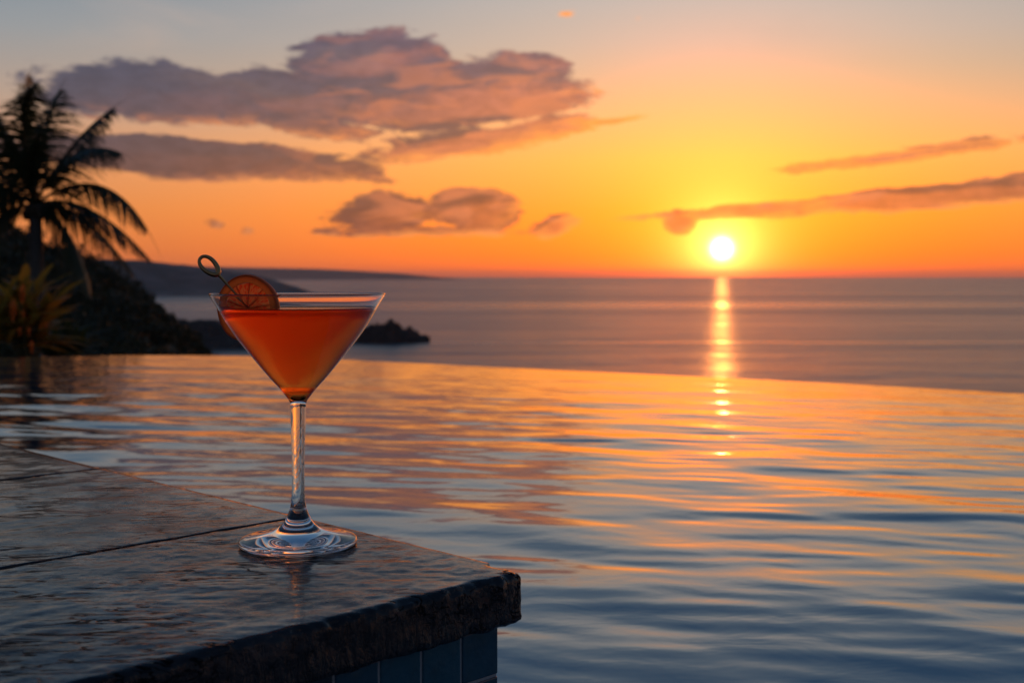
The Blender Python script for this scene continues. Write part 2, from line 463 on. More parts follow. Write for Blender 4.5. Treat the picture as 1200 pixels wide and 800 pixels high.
def rounded_stone(v0, v1, u0, u1, z0, z1, step, r, seed):
    """box in deck coordinates with rounded, chipped edges and a slightly cleft surface"""
    dims = (v1 - v0, u1 - u0, z1 - z0)
    N = [max(2, int(round(d / step))) for d in dims]
    bm = bmesh.new(); cache = {}
    def vert(i, j, k):
        key = (i, j, k)
        if key in cache: return cache[key]
        p = Vector((v0 + dims[0] * i / N[0], u0 + dims[1] * j / N[1], z0 + dims[2] * k / N[2]))
        q = Vector((p.x * 1, p.y, p.z)) + Vector((seed * 3.1, 0, 0))
        rr = r * (1 + .5 * mnoise.noise(q * 60) + .5 * mnoise.noise(q * 150))
        # joints and the far side are sharp, the near side is worn and chipped
        near_side = 1.0 if (seed == 0 and p.y < u0 + .03) else .14
        rr = min(max(rr * near_side, .0005), dims[2] * .45)
        lo = Vector((v0 + rr, u0 + rr, z0 + rr)); hi = Vector((v1 - rr, u1 - rr, z1 - rr))
        c = Vector((min(max(p.x, lo.x), hi.x), min(max(p.y, lo.y), hi.y), min(max(p.z, lo.z), hi.z)))
        d = p - c
        nrm = d.normalized() if d.length > 1e-9 else Vector((0, 0, 1))
        p2 = c + nrm * rr
        side = 1 - max(nrm.z, 0) ** 8
        n = mnoise.noise(Vector((q.x * 34, q.y * 34, q.z * 26))) * .0016 + mnoise.noise(q * 110) * .0010 + mnoise.noise(q * 260) * .0006
        if near_side > .5 and side > .05 and d.y < 0 and p.z > z0 + dims[2] * .55 and p.x > v0 + .012:
            n += (abs(mnoise.noise(Vector((q.x * 85 + q.z * 30, 3, q.z * 45)))) - .2) * .0032 * side
            n += (abs(mnoise.noise(Vector((q.x * 210, 7, q.z * 120)))) - .2) * .0016 * side
        if p.x < v0 + .012: n *= .35
        amp = (.30 + (.75 if p.z > z0 + .012 else .25) * side) if near_side > .5 else .30
        p2 += nrm * (n * amp - .0007 * amp)
        v = bm.verts.new(deck(p2.x, p2.y, min(p2.z, z1 + .0002))); cache[key] = v
        return v
    def quad(a, b_, c, d): bm.faces.new((vert(*a), vert(*b_), vert(*c), vert(*d)))
    for i in range(N[0]):
        for j in range(N[1]):
            quad((i, j, N[2]), (i + 1, j, N[2]), (i + 1, j + 1, N[2]), (i, j + 1, N[2]))
            quad((i, j, 0), (i, j + 1, 0), (i + 1, j + 1, 0), (i + 1, j, 0))
        for k in range(N[2]):
            quad((i, 0, k), (i + 1, 0, k), (i + 1, 0, k + 1), (i, 0, k + 1))
            quad((i, N[1], k), (i, N[1], k + 1), (i + 1, N[1], k + 1), (i + 1, N[1], k))
    for j in range(N[1]):
        for k in range(N[2]):
            quad((0, j, k), (0, j, k + 1), (0, j + 1, k + 1), (0, j + 1, k))
            quad((N[0], j, k), (N[0], j + 1, k), (N[0], j + 1, k + 1), (N[0], j, k + 1))
    bmesh.ops.recalc_face_normals(bm, faces=bm.faces)
    return bm

TH = .0315
J = .0005
cuts = [0, .232, .548, .87, 1.2]
labels = ['thick wet dark coping stone with the chipped corner that carries the glass',
          'wet slate coping stone behind the glass, between the two visible joints',
          'dark wet coping stone beyond the second joint, at the left edge of the deck',
          'farthest dark coping stone of the deck, out past the third joint']
for i in range(4):
    u0, u1 = cuts[i] + (J if i else 0), cuts[i + 1] - J
    bm = rounded_stone(0, .62, u0, u1, -TH, 0, (.0024, .004, .006, .01)[i], (.0052, .004, .004, .004)[i], i)
    o = from_bm('coping_stone', bm, STONE)
    tag(o, labels[i], 'coping stone', 'coping stones on the pool corner')

# ------------------------------------------------------------------ tiled wall under the coping
def build_tiled_wall():
    root = empty('tiled_wall', deck(.3, .3, -1.6))
    tag(root, 'wall of small dark blue square tiles under the stone coping', 'tiled wall')
    a = .0125
    gm = simple('grout', (.34, .36, .36), .8)
    m, g, b = material('glazed_tile')
    geo = g.node('ShaderNodeNewGeometry')
    rnd = geo.outputs['Random Per Island']
    r = g.node('ShaderNodeValToRGB'); g.l.new(rnd, r.inputs[0])
    e = r.color_ramp.elements; r.color_ramp.interpolation = 'CONSTANT'
    e[0].color = (.012, .085, .13, 1); e[1].position = .75; e[1].color = (.016, .13, .18, 1)
    for p, c in ((.25, (.006, .018, .032, 1)), (.5, (.012, .070, .115, 1))):
        q = e.new(p); q.color = c
    n = g.noise(geo.outputs['Position'], 70, 4, .6)
    g.l.new(g.mix(g.ss(n, .4, .75, 0, .5), r.outputs[0], (.02, .05, .06)), b.inputs['Base Color'])
    b.inputs['Roughness'].default_value = .16
    bump(g, b, n, .001, .5)
    def par(o):
        o.parent = root; o.matrix_parent_inverse = Matrix.Translation(-root.location)
    # grout core
    bm = bmesh.new()
    def box(bm, v0, v1, u0, u1, z0, z1, bev=0):
        vs = [bm.verts.new(deck(v, u, z)) for z in (z0, z1) for (v, u) in ((v0, u0), (v1, u0), (v1, u1), (v0, u1))]
        fs = [(0, 3, 2, 1), (4, 5, 6, 7), (0, 1, 5, 4), (1, 2, 6, 5), (2, 3, 7, 6), (3, 0, 4, 7)]
        F_ = [bm.faces.new([vs[i] for i in f]) for f in fs]
        if bev:
            ed = set()
            for f in F_: ed.update(f.edges)
            bmesh.ops.bevel(bm, geom=list(ed), offset=bev, segments=2, profile=.6, affect='EDGES')
    box(bm, a, .66, a, 1.24, -1.6, -TH - .0005)
    bmesh.ops.recalc_face_normals(bm, faces=bm.faces)
    par(from_bm('grout', bm, gm, smooth=False))
    S, SH, gp, tk = .0288, .0288, .0018, .0009
    bm = bmesh.new()
    rows = 8
    for k in range(rows):
        z1 = -TH - .0010 - k * (SH + gp); z0 = z1 - SH
        for i in range(20):
            v0 = a - tk + .0005 + i * (S + gp)
            j = .0002 * random.uniform(-1, 1)
            box(bm, v0, v0 + S, a - tk + j, a + .001 + j, z0, z1, .0009)
        for i in range(38):
            u0 = a + .001 + i * (S + gp)
            if i == 0: u0 += gp
            j = .0002 * random.uniform(-1, 1)
            box(bm, a - tk + j, a + .001 + j, u0, u0 + S, z0, z1, .0009)
    bmesh.ops.recalc_face_normals(bm, faces=bm.faces)
    par(from_bm('mosaic_tiles', bm, m, smooth=False))
build_tiled_wall()

# ------------------------------------------------------------------ martini glass
GX, GY = (349.5 - 600) / F * .793, .793
S_ = .793 / F
def zpx(y): return CAMZ - (y - HOR) * S_
def build_glass():
    gm, g, b = material('clear_glass')
    b.inputs['Base Color'].default_value = (1, 1, 1, 1); b.inputs['Roughness'].default_value = 0.0
    b.inputs['IOR'].default_value = 1.47; b.inputs['Transmission Weight'].default_value = 1.0
    rim_z = zpx(344)
    w = .0009
    # outer wall from below the foot up to the rim (radius, height)
    bw = [(475, 9.3), (471, 9.9), (468, 11.3), (463, 14.8), (458, 18.8), (452, 23.8), (446, 29.5), (435, 38.9), (416, 54.3), (396, 70.0), (377, 83.0), (358, 93.8)]
    outer = smooth_profile([(.0383, .0008), (.0389, .0020), (.0385, .0034), (.0372, .0042), (.0320, .0050), (.0235, .0068), (.0160, .0094), (.0105, .0138), (.0068, .0200),
                            (.0050, .0262), (.0043, .0340), (.0041, .0450), (.0043, .0600), (.0047, .0750), (.0051, .0860)]
                           + [(h * S_, zpx(y)) for (y, h) in bw] + [(.0574, rim_z - .0012)], 6)
    rimr = [(.0577, rim_z - .0003), (.0575, rim_z + .0002), (.0569, rim_z + .0002), (.0567, rim_z - .0003)]
    iw = [(358, 92.2), (377, 81.2), (396, 68.0), (416, 52.2), (435, 36.8), (446, 27.6), (453, 21.0), (459, 15.0), (463.5, 9.5), (466.5, 4.5), (467.5, 0)]
    inner = smooth_profile([(.0563, rim_z - .0012)] + [(h * S_, zpx(y)) for (y, h) in iw], 6)
    bottom = [(0, .0009), (.010, .0008), (.022, .0005), (.034, .0002), (.0372, .0002)]
    prof = bottom + outer + rimr + inner
    V, Fc = lathe(prof, 160)
    root = empty('martini_glass', (GX, GY, 0))
    tag(root, 'clear stemmed martini glass standing on the wet coping corner', 'cocktail glass')
    # orientation: make normals consistent
    def add(name, V, Fc, mat, parent):
        bm = bmesh.new(); vs = [bm.verts.new(v) for v in V]
        for f in Fc: bm.faces.new([vs[i] for i in f])
        bmesh.ops.recalc_face_normals(bm, faces=bm.faces)
        return from_bm(name, bm, mat, parent)
    # bowl, stem and foot are one continuous blown piece
    add('bowl_and_stem', V, Fc, gm, root)

    # the drink
    lm, g, b = material('orange_cocktail')
    b.inputs['Base Color'].default_value = (1.0, .34, .05, 1)
    b.inputs['Roughness'].default_value = .20; b.inputs['IOR'].default_value = 1.13
    b.inputs['Transmission Weight'].default_value = 1.0
    va = g.node('ShaderNodeVolumePrincipled'); va.inputs['Color'].default_value = (1.0, .27, .04, 1); va.inputs['Density'].default_value = 24
    va.inputs['Anisotropy'].default_value = .90
    mo = [n for n in g.n if n.type == 'OUTPUT_MATERIAL'][0]; g.l.new(va.outputs[0], mo.inputs['Volume'])
    tr = g.node('ShaderNodeBsdfTranslucent'); tr.inputs[0].default_value = (1.0, .22, .02, 1)
    mx = g.node('ShaderNodeMixShader'); mx.inputs[0].default_value = .04
    g.l.new(b.outputs[0], mx.inputs[1]); g.l.new(tr.outputs[0], mx.inputs[2]); g.l.new(mx.outputs[0], mo.inputs[0])
    top = zpx(361.2)
    li = [(r + .00012 if r > 0 else 0, z - .00012) for (r, z) in inner if z < top]
    rt = np.interp(top, [z for r, z in inner][::-1], [r for r, z in inner][::-1])
    prof = [(0, top), (rt * .5, top), (rt - .0016, top + .00005), (rt - .0005, top + .0003), (rt + .00012, top + .0008)] + li
    V, Fc = lathe(prof, 144)
    o = add('cocktail', V, Fc, lm, None); o.location = (GX, GY, 0)
    tag(o, 'cloudy orange red cocktail filling the martini glass', 'drink')
build_glass()

# ------------------------------------------------------------------ citrus wheel and pick
def build_garnish():
    th = R(16)
    er = Vector((-math.cos(th), math.sin(th), 0)); nz = Vector((0, 0, 1)); nn = er.cross(nz).normalized()
    if nn.y > 0: nn = -nn
    Yc = GY + .0120
    c = at(290.5, 361, Yc)
    M = Matrix(((-er.x, nz.x, nn.x, c.x), (-er.y, nz.y, nn.y, c.y), (-er.z, nz.z, nn.z, c.z), (0, 0, 0, 1)))  # local x right, y up, z towards viewer
    Rr, T = .0226, .0046
    root = empty('citrus_slice', c); root.matrix_world = M
    tag(root, 'round blood orange slice perched on the left rim of the glass', 'citrus slice')
    def shape(name, prof, mat, seg=96, close=True):
        V, Fc = lathe(prof, seg, close=close)
        bm = bmesh.new(); vs = [bm.verts.new(v) for v in V]
        for v in vs:
            a = math.atan2(v.co.y, v.co.x); k = 1 + .012 * math.sin(3 * a + 1) + .008 * math.sin(5 * a)
            v.co.x *= k; v.co.y *= k
        for f in Fc: bm.faces.new([vs[i] for i in f])
        bmesh.ops.recalc_face_normals(bm, faces=bm.faces)
        return from_bm(name, bm, mat, root)
    rm, g, b = material('citrus_rind')
    pos = g.node('ShaderNodeTexCoord').outputs['Object']
    vor = g.node('ShaderNodeTexVoronoi'); g.l.new(pos, vor.inputs[0]); vor.inputs['Scale'].default_value = 900
    b.inputs['Base Color'].default_value = (.85, .20, .03, 1); b.inputs['Roughness'].default_value = .35
    bump(g, b, vor.outputs[0], .0004, .5)
    def glow(g, b, t):
        col = b.inputs['Base Color']
        tr = g.node('ShaderNodeBsdfTranslucent')
        if col.links: g.l.new(col.links[0].from_socket, tr.inputs[0])
        else: tr.inputs[0].default_value = tuple(col.default_value)
        mx = g.node('ShaderNodeMixShader'); mx.inputs[0].default_value = t
        out = [n for n in g.n if n.type == 'OUTPUT_MATERIAL'][0]
        g.l.new(b.outputs[0], mx.inputs[1]); g.l.new(tr.outputs[0], mx.inputs[2]); g.l.new(mx.outputs[0], out.inputs[0])
    glow(g, b, .5)
    shape('rind', [(Rr, -T * .38), (Rr + .0002, 0), (Rr, T * .38), (Rr - .0005, T * .5), (Rr - .0012, T * .5), (Rr - .0012, -T * .5), (Rr - .0005, -T * .5)], rm)
    pm, g, b = material('citrus_pith')
    pos = g.node('ShaderNodeTexCoord').outputs['Object']
    g.l.new(g.mix(g.noise(pos, 300, 3), (.72, .20, .04), (.80, .27, .06)), b.inputs['Base Color'])
    b.inputs['Roughness'].default_value = .6; glow(g, b, .75)
    ri = .0172
    shape('pith', [(Rr - .0012, T * .47), (Rr - .0020, T * .49), (ri + .0008, T * .46), (ri - .0001, T * .36), (ri - .0003, T * .05)], pm, close=False)
    # flesh: ten plump segments on a thin core
    fm, g, b = material('citrus_flesh')
    pos = g.node('ShaderNodeTexCoord').outputs['Object']
    sp = g.node('ShaderNodeSeparateXYZ'); g.l.new(pos, sp.inputs[0])
    an = g.m('ARCTAN2', sp.outputs[1], sp.outputs[0])
    rad = g.vm('LENGTH', g.vm('MULTIPLY', pos, (1, 1, 0)))
    cb = g.node('ShaderNodeCombineXYZ'); g.l.new(g.m('MULTIPLY', an, 9.0), cb.inputs[0]); g.l.new(g.m('MULTIPLY', rad, 260), cb.inputs[1])
    vn = g.node('ShaderNodeTexVoronoi'); g.l.new(cb.outputs[0], vn.inputs[0]); vn.inputs['Scale'].default_value = 1.2
    g.l.new(g.mix(g.ss(vn.outputs[0], .2, .75), (1.0, .08, .015), (1.0, .32, .08)), b.inputs['Base Color'])
    b.inputs['Roughness'].default_value = .12
    glow(g, b, .93)
    bump(g, b, vn.outputs[0], .0008, .6)
    bm = bmesh.new()
    K = 10
    for k in range(K):
        a0 = 2 * math.pi * k / K + .012 + .2; a1 = 2 * math.pi * (k + 1) / K - .012 + .2
        rows = []
        for side in (1,):
            grid = []
            for i in range(9):
                rr = .0016 + (ri - .0004 - .0016) * i / 8
                row = []
                for j in range(9):
                    t = j / 8
                    aa = a0 + (a1 - a0) * t
                    e = min(1, 4 * min(i / 8 + .02, 1 - i / 8 + .02)) * min(1, 4 * min(t + .03, 1 - t + .03))
                    z = side * (T * .03 + .0017 * math.sqrt(e))
                    inset = .00025 / max(rr, .002) if 0 < j < 8 else 0
                    row.append(bm.verts.new((rr * math.cos(aa), rr * math.sin(aa), z)))
                grid.append(row)
            rows.append(grid)
            for i in range(8):
                for j in range(8):
                    f = (grid[i][j], grid[i + 1][j], grid[i + 1][j + 1], grid[i][j + 1])
                    bm.faces.new(f if side == 1 else f[::-1])
    from_bm('flesh', bm, fm, root)
    mb, g, b = material('citrus_membrane'); b.inputs['Base Color'].default_value = (1, .34, .12, 1); glow(g, b, .85)
    bm = bmesh.new()
    for k in range(K):
        a = 2 * math.pi * k / K + .2
        d = Vector((math.cos(a), math.sin(a), 0)); sd = Vector((-d.y, d.x, 0)) * .00012
        vs = [bm.verts.new(d * r_ + sd * q_ + Vector((0, 0, z_))) for r_ in (.0003, ri) for (q_, z_) in ((-1, -T * .36), (1, -T * .36), (1, T * .36), (-1, T * .36))]
        for f in ((0, 1, 2, 3), (7, 6, 5, 4), (0, 4, 5, 1), (1, 5, 6, 2), (2, 6, 7, 3), (3, 7, 4, 0)): bm.faces.new([vs[i] for i in f])
    bmesh.ops.recalc_face_normals(bm, faces=bm.faces)
    o = from_bm('membrane', bm, mb, root, smooth=False)

    top = zpx(361.2)
    lz = top - .0012 - c.z                               # local height of the drink's surface
    # wall line in local coordinates through the two points where the bowl crosses the slice plane
    def wall_local(y, h):
        rr = h * S_; off = c.y - GY
        x = -math.sqrt(max(rr * rr - off * off, 0))
        return Vector(((GX + x - c.x) / math.cos(th), zpx(y) - c.z, 0))
    wa, wb = wall_local(358, 92.8), wall_local(416, 53.2)
    wd = (wb - wa).normalized(); wn = Vector((-wd.y, wd.x, 0))
    if wn.x < 0: wn = -wn
    for o in list(root.children):
        bm = bmesh.new(); bm.from_mesh(o.data)
        for co_, no_ in (((0, lz, 0), (0, 1, 0)), (tuple(wa + wn * .001), tuple(wn))):
            bmesh.ops.bisect_plane(bm, geom=bm.verts[:] + bm.edges[:] + bm.faces[:], plane_co=co_, plane_no=no_, dist=1e-7)
        dead = [f for f in bm.faces if f.calc_center_median().y < lz and (f.calc_center_median() - wa - wn * .001).dot(wn) > 0]
        bmesh.ops.delete(bm, geom=dead, context='FACES')
        bm.to_mesh(o.data); bm.free()

    # pick
    mm, g, b = material('bronze_metal')
    b.inputs['Base Color'].default_value = (.50, .27, .11, 1); b.inputs['Metallic'].default_value = 1; b.inputs['Roughness'].default_value = .28
    Yp = Yc - .006
    base = at(276, 342, Yp)
    proot = empty('cocktail_pick', base)
    tag(proot, 'bronze cocktail pick with open loop end stuck into the slice', 'cocktail pick')
    bm = bmesh.new()
    cl = at(245.2, 311.5, Yp)
    ax = (at(256.5, 322.5, Yp) - cl).normalized(); ay = ax.cross(Vector((0, 1, 0))).normalized()
    pts = []
    for k in range(40):
        t = 2 * math.pi * k / 40
        rx = .0078; ry = .0040 * (1 - .18 * math.cos(t))
        pts.append(cl + ax * rx * math.cos(t) + ay * ry * math.sin(t) + Vector((0, .0012 * math.sin(t), 0)) - base)
    tube(bm, pts, [.00150 + .00035 * math.cos(2 * math.pi * k / 40) for k in range(40)], 12, True)
    bmesh.ops.recalc_face_normals(bm, faces=bm.faces)
    from_bm('loop', bm, mm, proot)
    bm = bmesh.new()
    s0 = cl + ax * .0076 - base
    pend = at(291, 360, Yp + .0045) - base
    tube(bm, [s0, s0 + ax * .0010, s0 + ax * .0022, s0.lerp(pend, .35), s0.lerp(pend, .7), pend], [.0016, .0015, .0010, .00085, .0008, .0003], 12)
    bmesh.ops.recalc_face_normals(bm, faces=bm.faces)
    from_bm('stick', bm, mm, proot)
build_garnish()

# ------------------------------------------------------------------ terrain
def leafmat(name, c1, c2, trans=.35, rough=.5):
    m, g, b = material(name)
    geo = g.node('ShaderNodeNewGeometry')
    c = g.mix(geo.outputs['Random Per Island'], c1, c2)
    g.l.new(c, b.inputs['Base Color']); b.inputs['Roughness'].default_value = rough
    tr = g.node('ShaderNodeBsdfTranslucent'); g.l.new(c, tr.inputs[0])
    mx = g.node('ShaderNodeMixShader'); mx.inputs[0].default_value = trans
    out = [n for n in g.n if n.type == 'OUTPUT_MATERIAL'][0]
    g.l.new(b.outputs[0], mx.inputs[1]); g.l.new(tr.outputs[0], mx.inputs[2]); g.l.new(mx.outputs[0], out.inputs[0])
    return m

sil = [(-900, 200), (-400, 215), (-150, 235), (-40, 250), (0, 262), (25, 274), (60, 288), (100, 304), (130, 318), (160, 334), (190, 358), (215, 381), (238, 402), (262, 430), (300, 480), (400, 620), (600, 900)]
sxx = [p[0] for p in sil]; syy = [p[1] for p in sil]
def hill_z(px, d):
    """height of the ground at viewing column px and distance d"""
    D0 = 150
    ys = np.interp(px, sxx, syy) + 15
    ridge = CAMZ - (ys - HOR) / F * D0
    ridge = max(ridge, SEA - 4)
    near = -1.75 - .05 * d
    if px > 150: near -= min((px - 150) / 500.0, 1) * max(d - 5, 0) * .9
    if d < 40: z = near
    elif d < D0:
        t = (d - 40) / (D0 - 40); valley = min(-9.0, ridge - 4) - 4
        n40 = near if d <= 40 else (-1.75 - 2.0 - (min((px - 150) / 500.0, 1) * 31 if px > 150 else 0))
        if t < .45: s = t / .45; s = s * s * (3 - 2 * s); z = n40 + (valley - n40) * s
        else: s = (t - .45) / .55; s = s * s * (3 - 2 * s); z = valley + (ridge - valley) * s
    else:
        t = min((d - D0) / 130, 1); s = t * t * (3 - 2 * t); z = ridge + (SEA - 6 - ridge) * s
    return max(z, SEA - 6)

def build_hill():
    m, g, b = material('hill_soil')
    geo = g.node('ShaderNodeNewGeometry').outputs['Position']
    g.l.new(g.mix(g.noise(geo, .3, 5), (.03, .04, .015), (.07, .06, .03)), b.inputs['Base Color']); b.inputs['Roughness'].default_value = .9
    pxs = np.concatenate([np.linspace(-4500, -900, 20, endpoint=False), np.linspace(-900, 900, 100), np.linspace(950, 3000, 14)])
    ds = [2.0, 4.95, 6, 8, 11, 15, 20, 26, 33, 40, 50, 60, 70, 80, 90, 100, 110, 120, 130, 138, 145, 150, 155, 165, 180, 200, 225, 250, 285]
    V, Fc = [], []
    for px in pxs:
        az = math.atan((px - 600) / F)
        for d in ds:
            z = hill_z(px, d)
            if d < 5.5: z = min(z, -1.9)
            if d > 9: z += .5 * mnoise.noise(Vector((d * .1, px * .01, 0)))
            V.append((d * math.tan(az) if abs((px - 600) / F) < 1.2 else d * (px - 600) / F, d, z))
    n = len(ds)
    for i in range(len(pxs) - 1):
        for j in range(n - 1):
            a = i * n + j
            Fc.append((a, a + n, a + n + 1, a + 1))
    o = from_np('hill', V, Fc, m); tag(o, kind='structure')
    return o
build_hill()

def leaf_cloud(centres, leaf, per, seed, droop=.2):
    """leaf-sized quads spread through lobed ellipsoids. centres: (pos, rx, rz)"""
    rg = np.random.default_rng(seed)
    Vs, Fs = [], []; base = 0
    for (c, rx, rz) in centres:
        # a crown is several lobes
        lobes = []
        for q in range(7):
            d = rg.normal(size=3); d /= np.linalg.norm(d)
            lobes.append((d * np.array([rx, rx, rz]) * rg.uniform(.3, .75), rg.uniform(.38, .62)))
        n = per
        li = rg.integers(0, 7, n)
        dirs = rg.normal(size=(n, 3)); dirs /= np.linalg.norm(dirs, axis=1)[:, None]
        rad = rg.uniform(.45, 1.08, n) ** .5
        off = np.array([lobes[k][0] for k in li]); ls = np.array([lobes[k][1] for k in li])
        p = np.array(c) + off + dirs * (rad * ls)[:, None] * np.array([rx, rx, rz])
        a = rg.normal(size=(n, 3)); a /= np.linalg.norm(a, axis=1)[:, None]
        b = np.cross(a, rg.normal(size=(n, 3))); b /= np.linalg.norm(b, axis=1)[:, None]
        s = leaf * rg.uniform(.6, 1.4, n)[:, None]
        q = np.stack([p - a * s, p - b * s * .45, p + a * s, p + b * s * .45], 1).reshape(-1, 3)
        Vs.append(q); Fs.append((np.arange(n * 4).reshape(n, 4) + base)); base += n * 4
    return np.concatenate(Vs), np.concatenate(Fs)

def build_forest():
    cen = []
    rg = np.random.default_rng(3)
    for k in range(700):
        px = rg.uniform(-140, 262) if k > 60 else rg.uniform(-20, 262)
        d = rg.uniform(98, 150) if k > 130 else rg.uniform(147, 154)
        z = hill_z(px, d)
        if px > 235 and d < 125: continue
        x = (px - 600) / F * d
        r = rg.uniform(.8, 2.1) * (1.0 if px < 170 else .65) * (1.25 if k > 130 else 1)
        cen.append(((x, d, z + r * .35), r, r * rg.uniform(.65, 1.05)))
    V, Fc = leaf_cloud(cen, .24, 300, 8)
    m = leafmat('hill_foliage', (.025, .035, .010), (.07, .065, .022), .25)
    o = from_np('hillside_forest', V, Fc, m, smooth=False)
    tag(o, 'dark dense bushes and trees covering the slope behind the pool', 'forest', kind='stuff')
build_forest()

# ------------------------------------------------------------------ far land
def headland(name, ridge, D, base_extra, depth, mat, seed, rough_amp):
    """ridge: list of (px, py) silhouette; ground falls away to the sea in front and behind"""
    xs = np.linspace(ridge[0][0], ridge[-1][0], 170)
    ys = np.interp(xs, [p[0] for p in ridge], [p[1] for p in ridge])
    prof = [(-1.0, 0), (-.8, .10), (-.6, .30), (-.42, .55), (-.25, .78), (-.1, .94), (0, 1), (.2, .93), (.5, .6), (.8, .2), (1, 0)]
    V, Fc = [], []
    n = len(prof)
    for x, y in zip(xs, ys):
        H = max(CAMZ - (y - HOR) / F * D - SEA, 0.0)
        end = min(1, (xs[-1] - x) / (xs[-1] - xs[0]) * 6 + .03)
        for (t, h) in prof:
            dd = D + t * depth * end
            wx = (x - 600) / F * dd
            nz = mnoise.noise(Vector((wx, dd, seed)) * (6.0 / depth)) * rough_amp + mnoise.noise(Vector((wx, dd, seed)) * (22.0 / depth)) * rough_amp * .5
            z = SEA - 2 + (H + 2) * h + (nz * H * min(1, 3 * h) if h > 0 else 0)
            if h == 0: z = SEA - 3
            V.append((wx, dd, z))
    for i in range(len(xs) - 1):
        for j in range(n - 1):
            a = i * n + j
            Fc.append((a, a + n, a + n + 1, a + 1))
    o = from_np(name, V, Fc, mat, smooth=True)
    return o
def landmat(name, c1, c2, sc_):
    m, g, b = material(name)
    geo = g.node('ShaderNodeNewGeometry').outputs['Position']
    g.l.new(g.mix(g.ss(g.noise(geo, sc_, 6, .6), .38, .65), c1, c2), b.inputs['Base Color']); b.inputs['Roughness'].default_value = .95
    bump(g, b, g.noise(geo, sc_ * 4, 5, .6), 3.0, .7)
    return m
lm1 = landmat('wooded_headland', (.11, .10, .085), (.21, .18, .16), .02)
o = headland('headland', [(-500, 285), (-100, 292), (60, 298), (120, 303), (160, 305), (200, 308.5), (240, 313), (280, 319), (310, 325), (335, 332), (355, 338.5), (372, 345)], 1960, 0, 260, lm1, 3, .035)
tag(o, 'long grey wooded headland running out behind the glass rim', 'headland', kind='structure')
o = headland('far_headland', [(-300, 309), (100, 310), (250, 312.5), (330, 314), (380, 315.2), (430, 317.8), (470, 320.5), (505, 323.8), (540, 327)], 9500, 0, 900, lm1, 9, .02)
tag(o, kind='structure')
lm2 = landmat('shore_land', (.03, .03, .025), (.07, .06, .05), .08)
o = headland('shore_promontory', [(60, 368), (150, 370), (200, 373), (240, 375.5), (265, 376.5), (290, 379), (310, 388), (330, 404)], 512, 0, 24, lm2, 5, .10)
tag(o, kind='structure')

def build_islet():
    m = landmat('islet_rock', (.025, .022, .02), (.06, .05, .042), .3)
    D = 545.0
    sil = [(380, 398), (392, 394), (404, 390), (414, 386), (424, 382), (434, 380), (445, 378.5), (453, 376.5), (460, 377), (467, 380), (472, 384), (477, 383), (481, 381.5), (485, 385), (490, 388.5), (496, 390), (504, 393)]
    bx = [p[0] for p in sil]
    V, Fc = [], []
    xs = np.linspace(bx[0], bx[-1], 120); n = 17
    for x in xs:
        y = np.interp(x, bx, [p[1] for p in sil])
        H = max(CAMZ - (y - HOR) / F * D - SEA, .2) * (1 if x < 500 else .8)
        wd = 3 + 6 * math.sin(math.pi * (x - bx[0]) / (bx[-1] - bx[0])) ** .6
        for j in range(n):
            t = -1 + 2 * j / (n - 1)
            h = max(1 - abs(t) ** 1.6, 0)
            wx = (x - 600) / F * D; dd = D + t * wd
            nz = mnoise.noise(Vector((wx * .35, dd * .35, 0))) * .35 + mnoise.noise(Vector((wx * .9, dd * .9, 4))) * .28
            V.append((wx + .5 * nz, dd, SEA - 1.6 + (H + 1) * h * (1 + nz * (1 - .3 * h))))
    for i in range(len(xs) - 1):
        for j in range(n - 1):
            a = i * n + j; Fc.append((a, a + n, a + n + 1, a + 1))
    o = from_np('rocky_islet', V, Fc, m)
    tag(o, 'small dark rocky islet low in the sea right of the glass', 'islet')
    # two small rocks awash beyond the tip
build_islet()

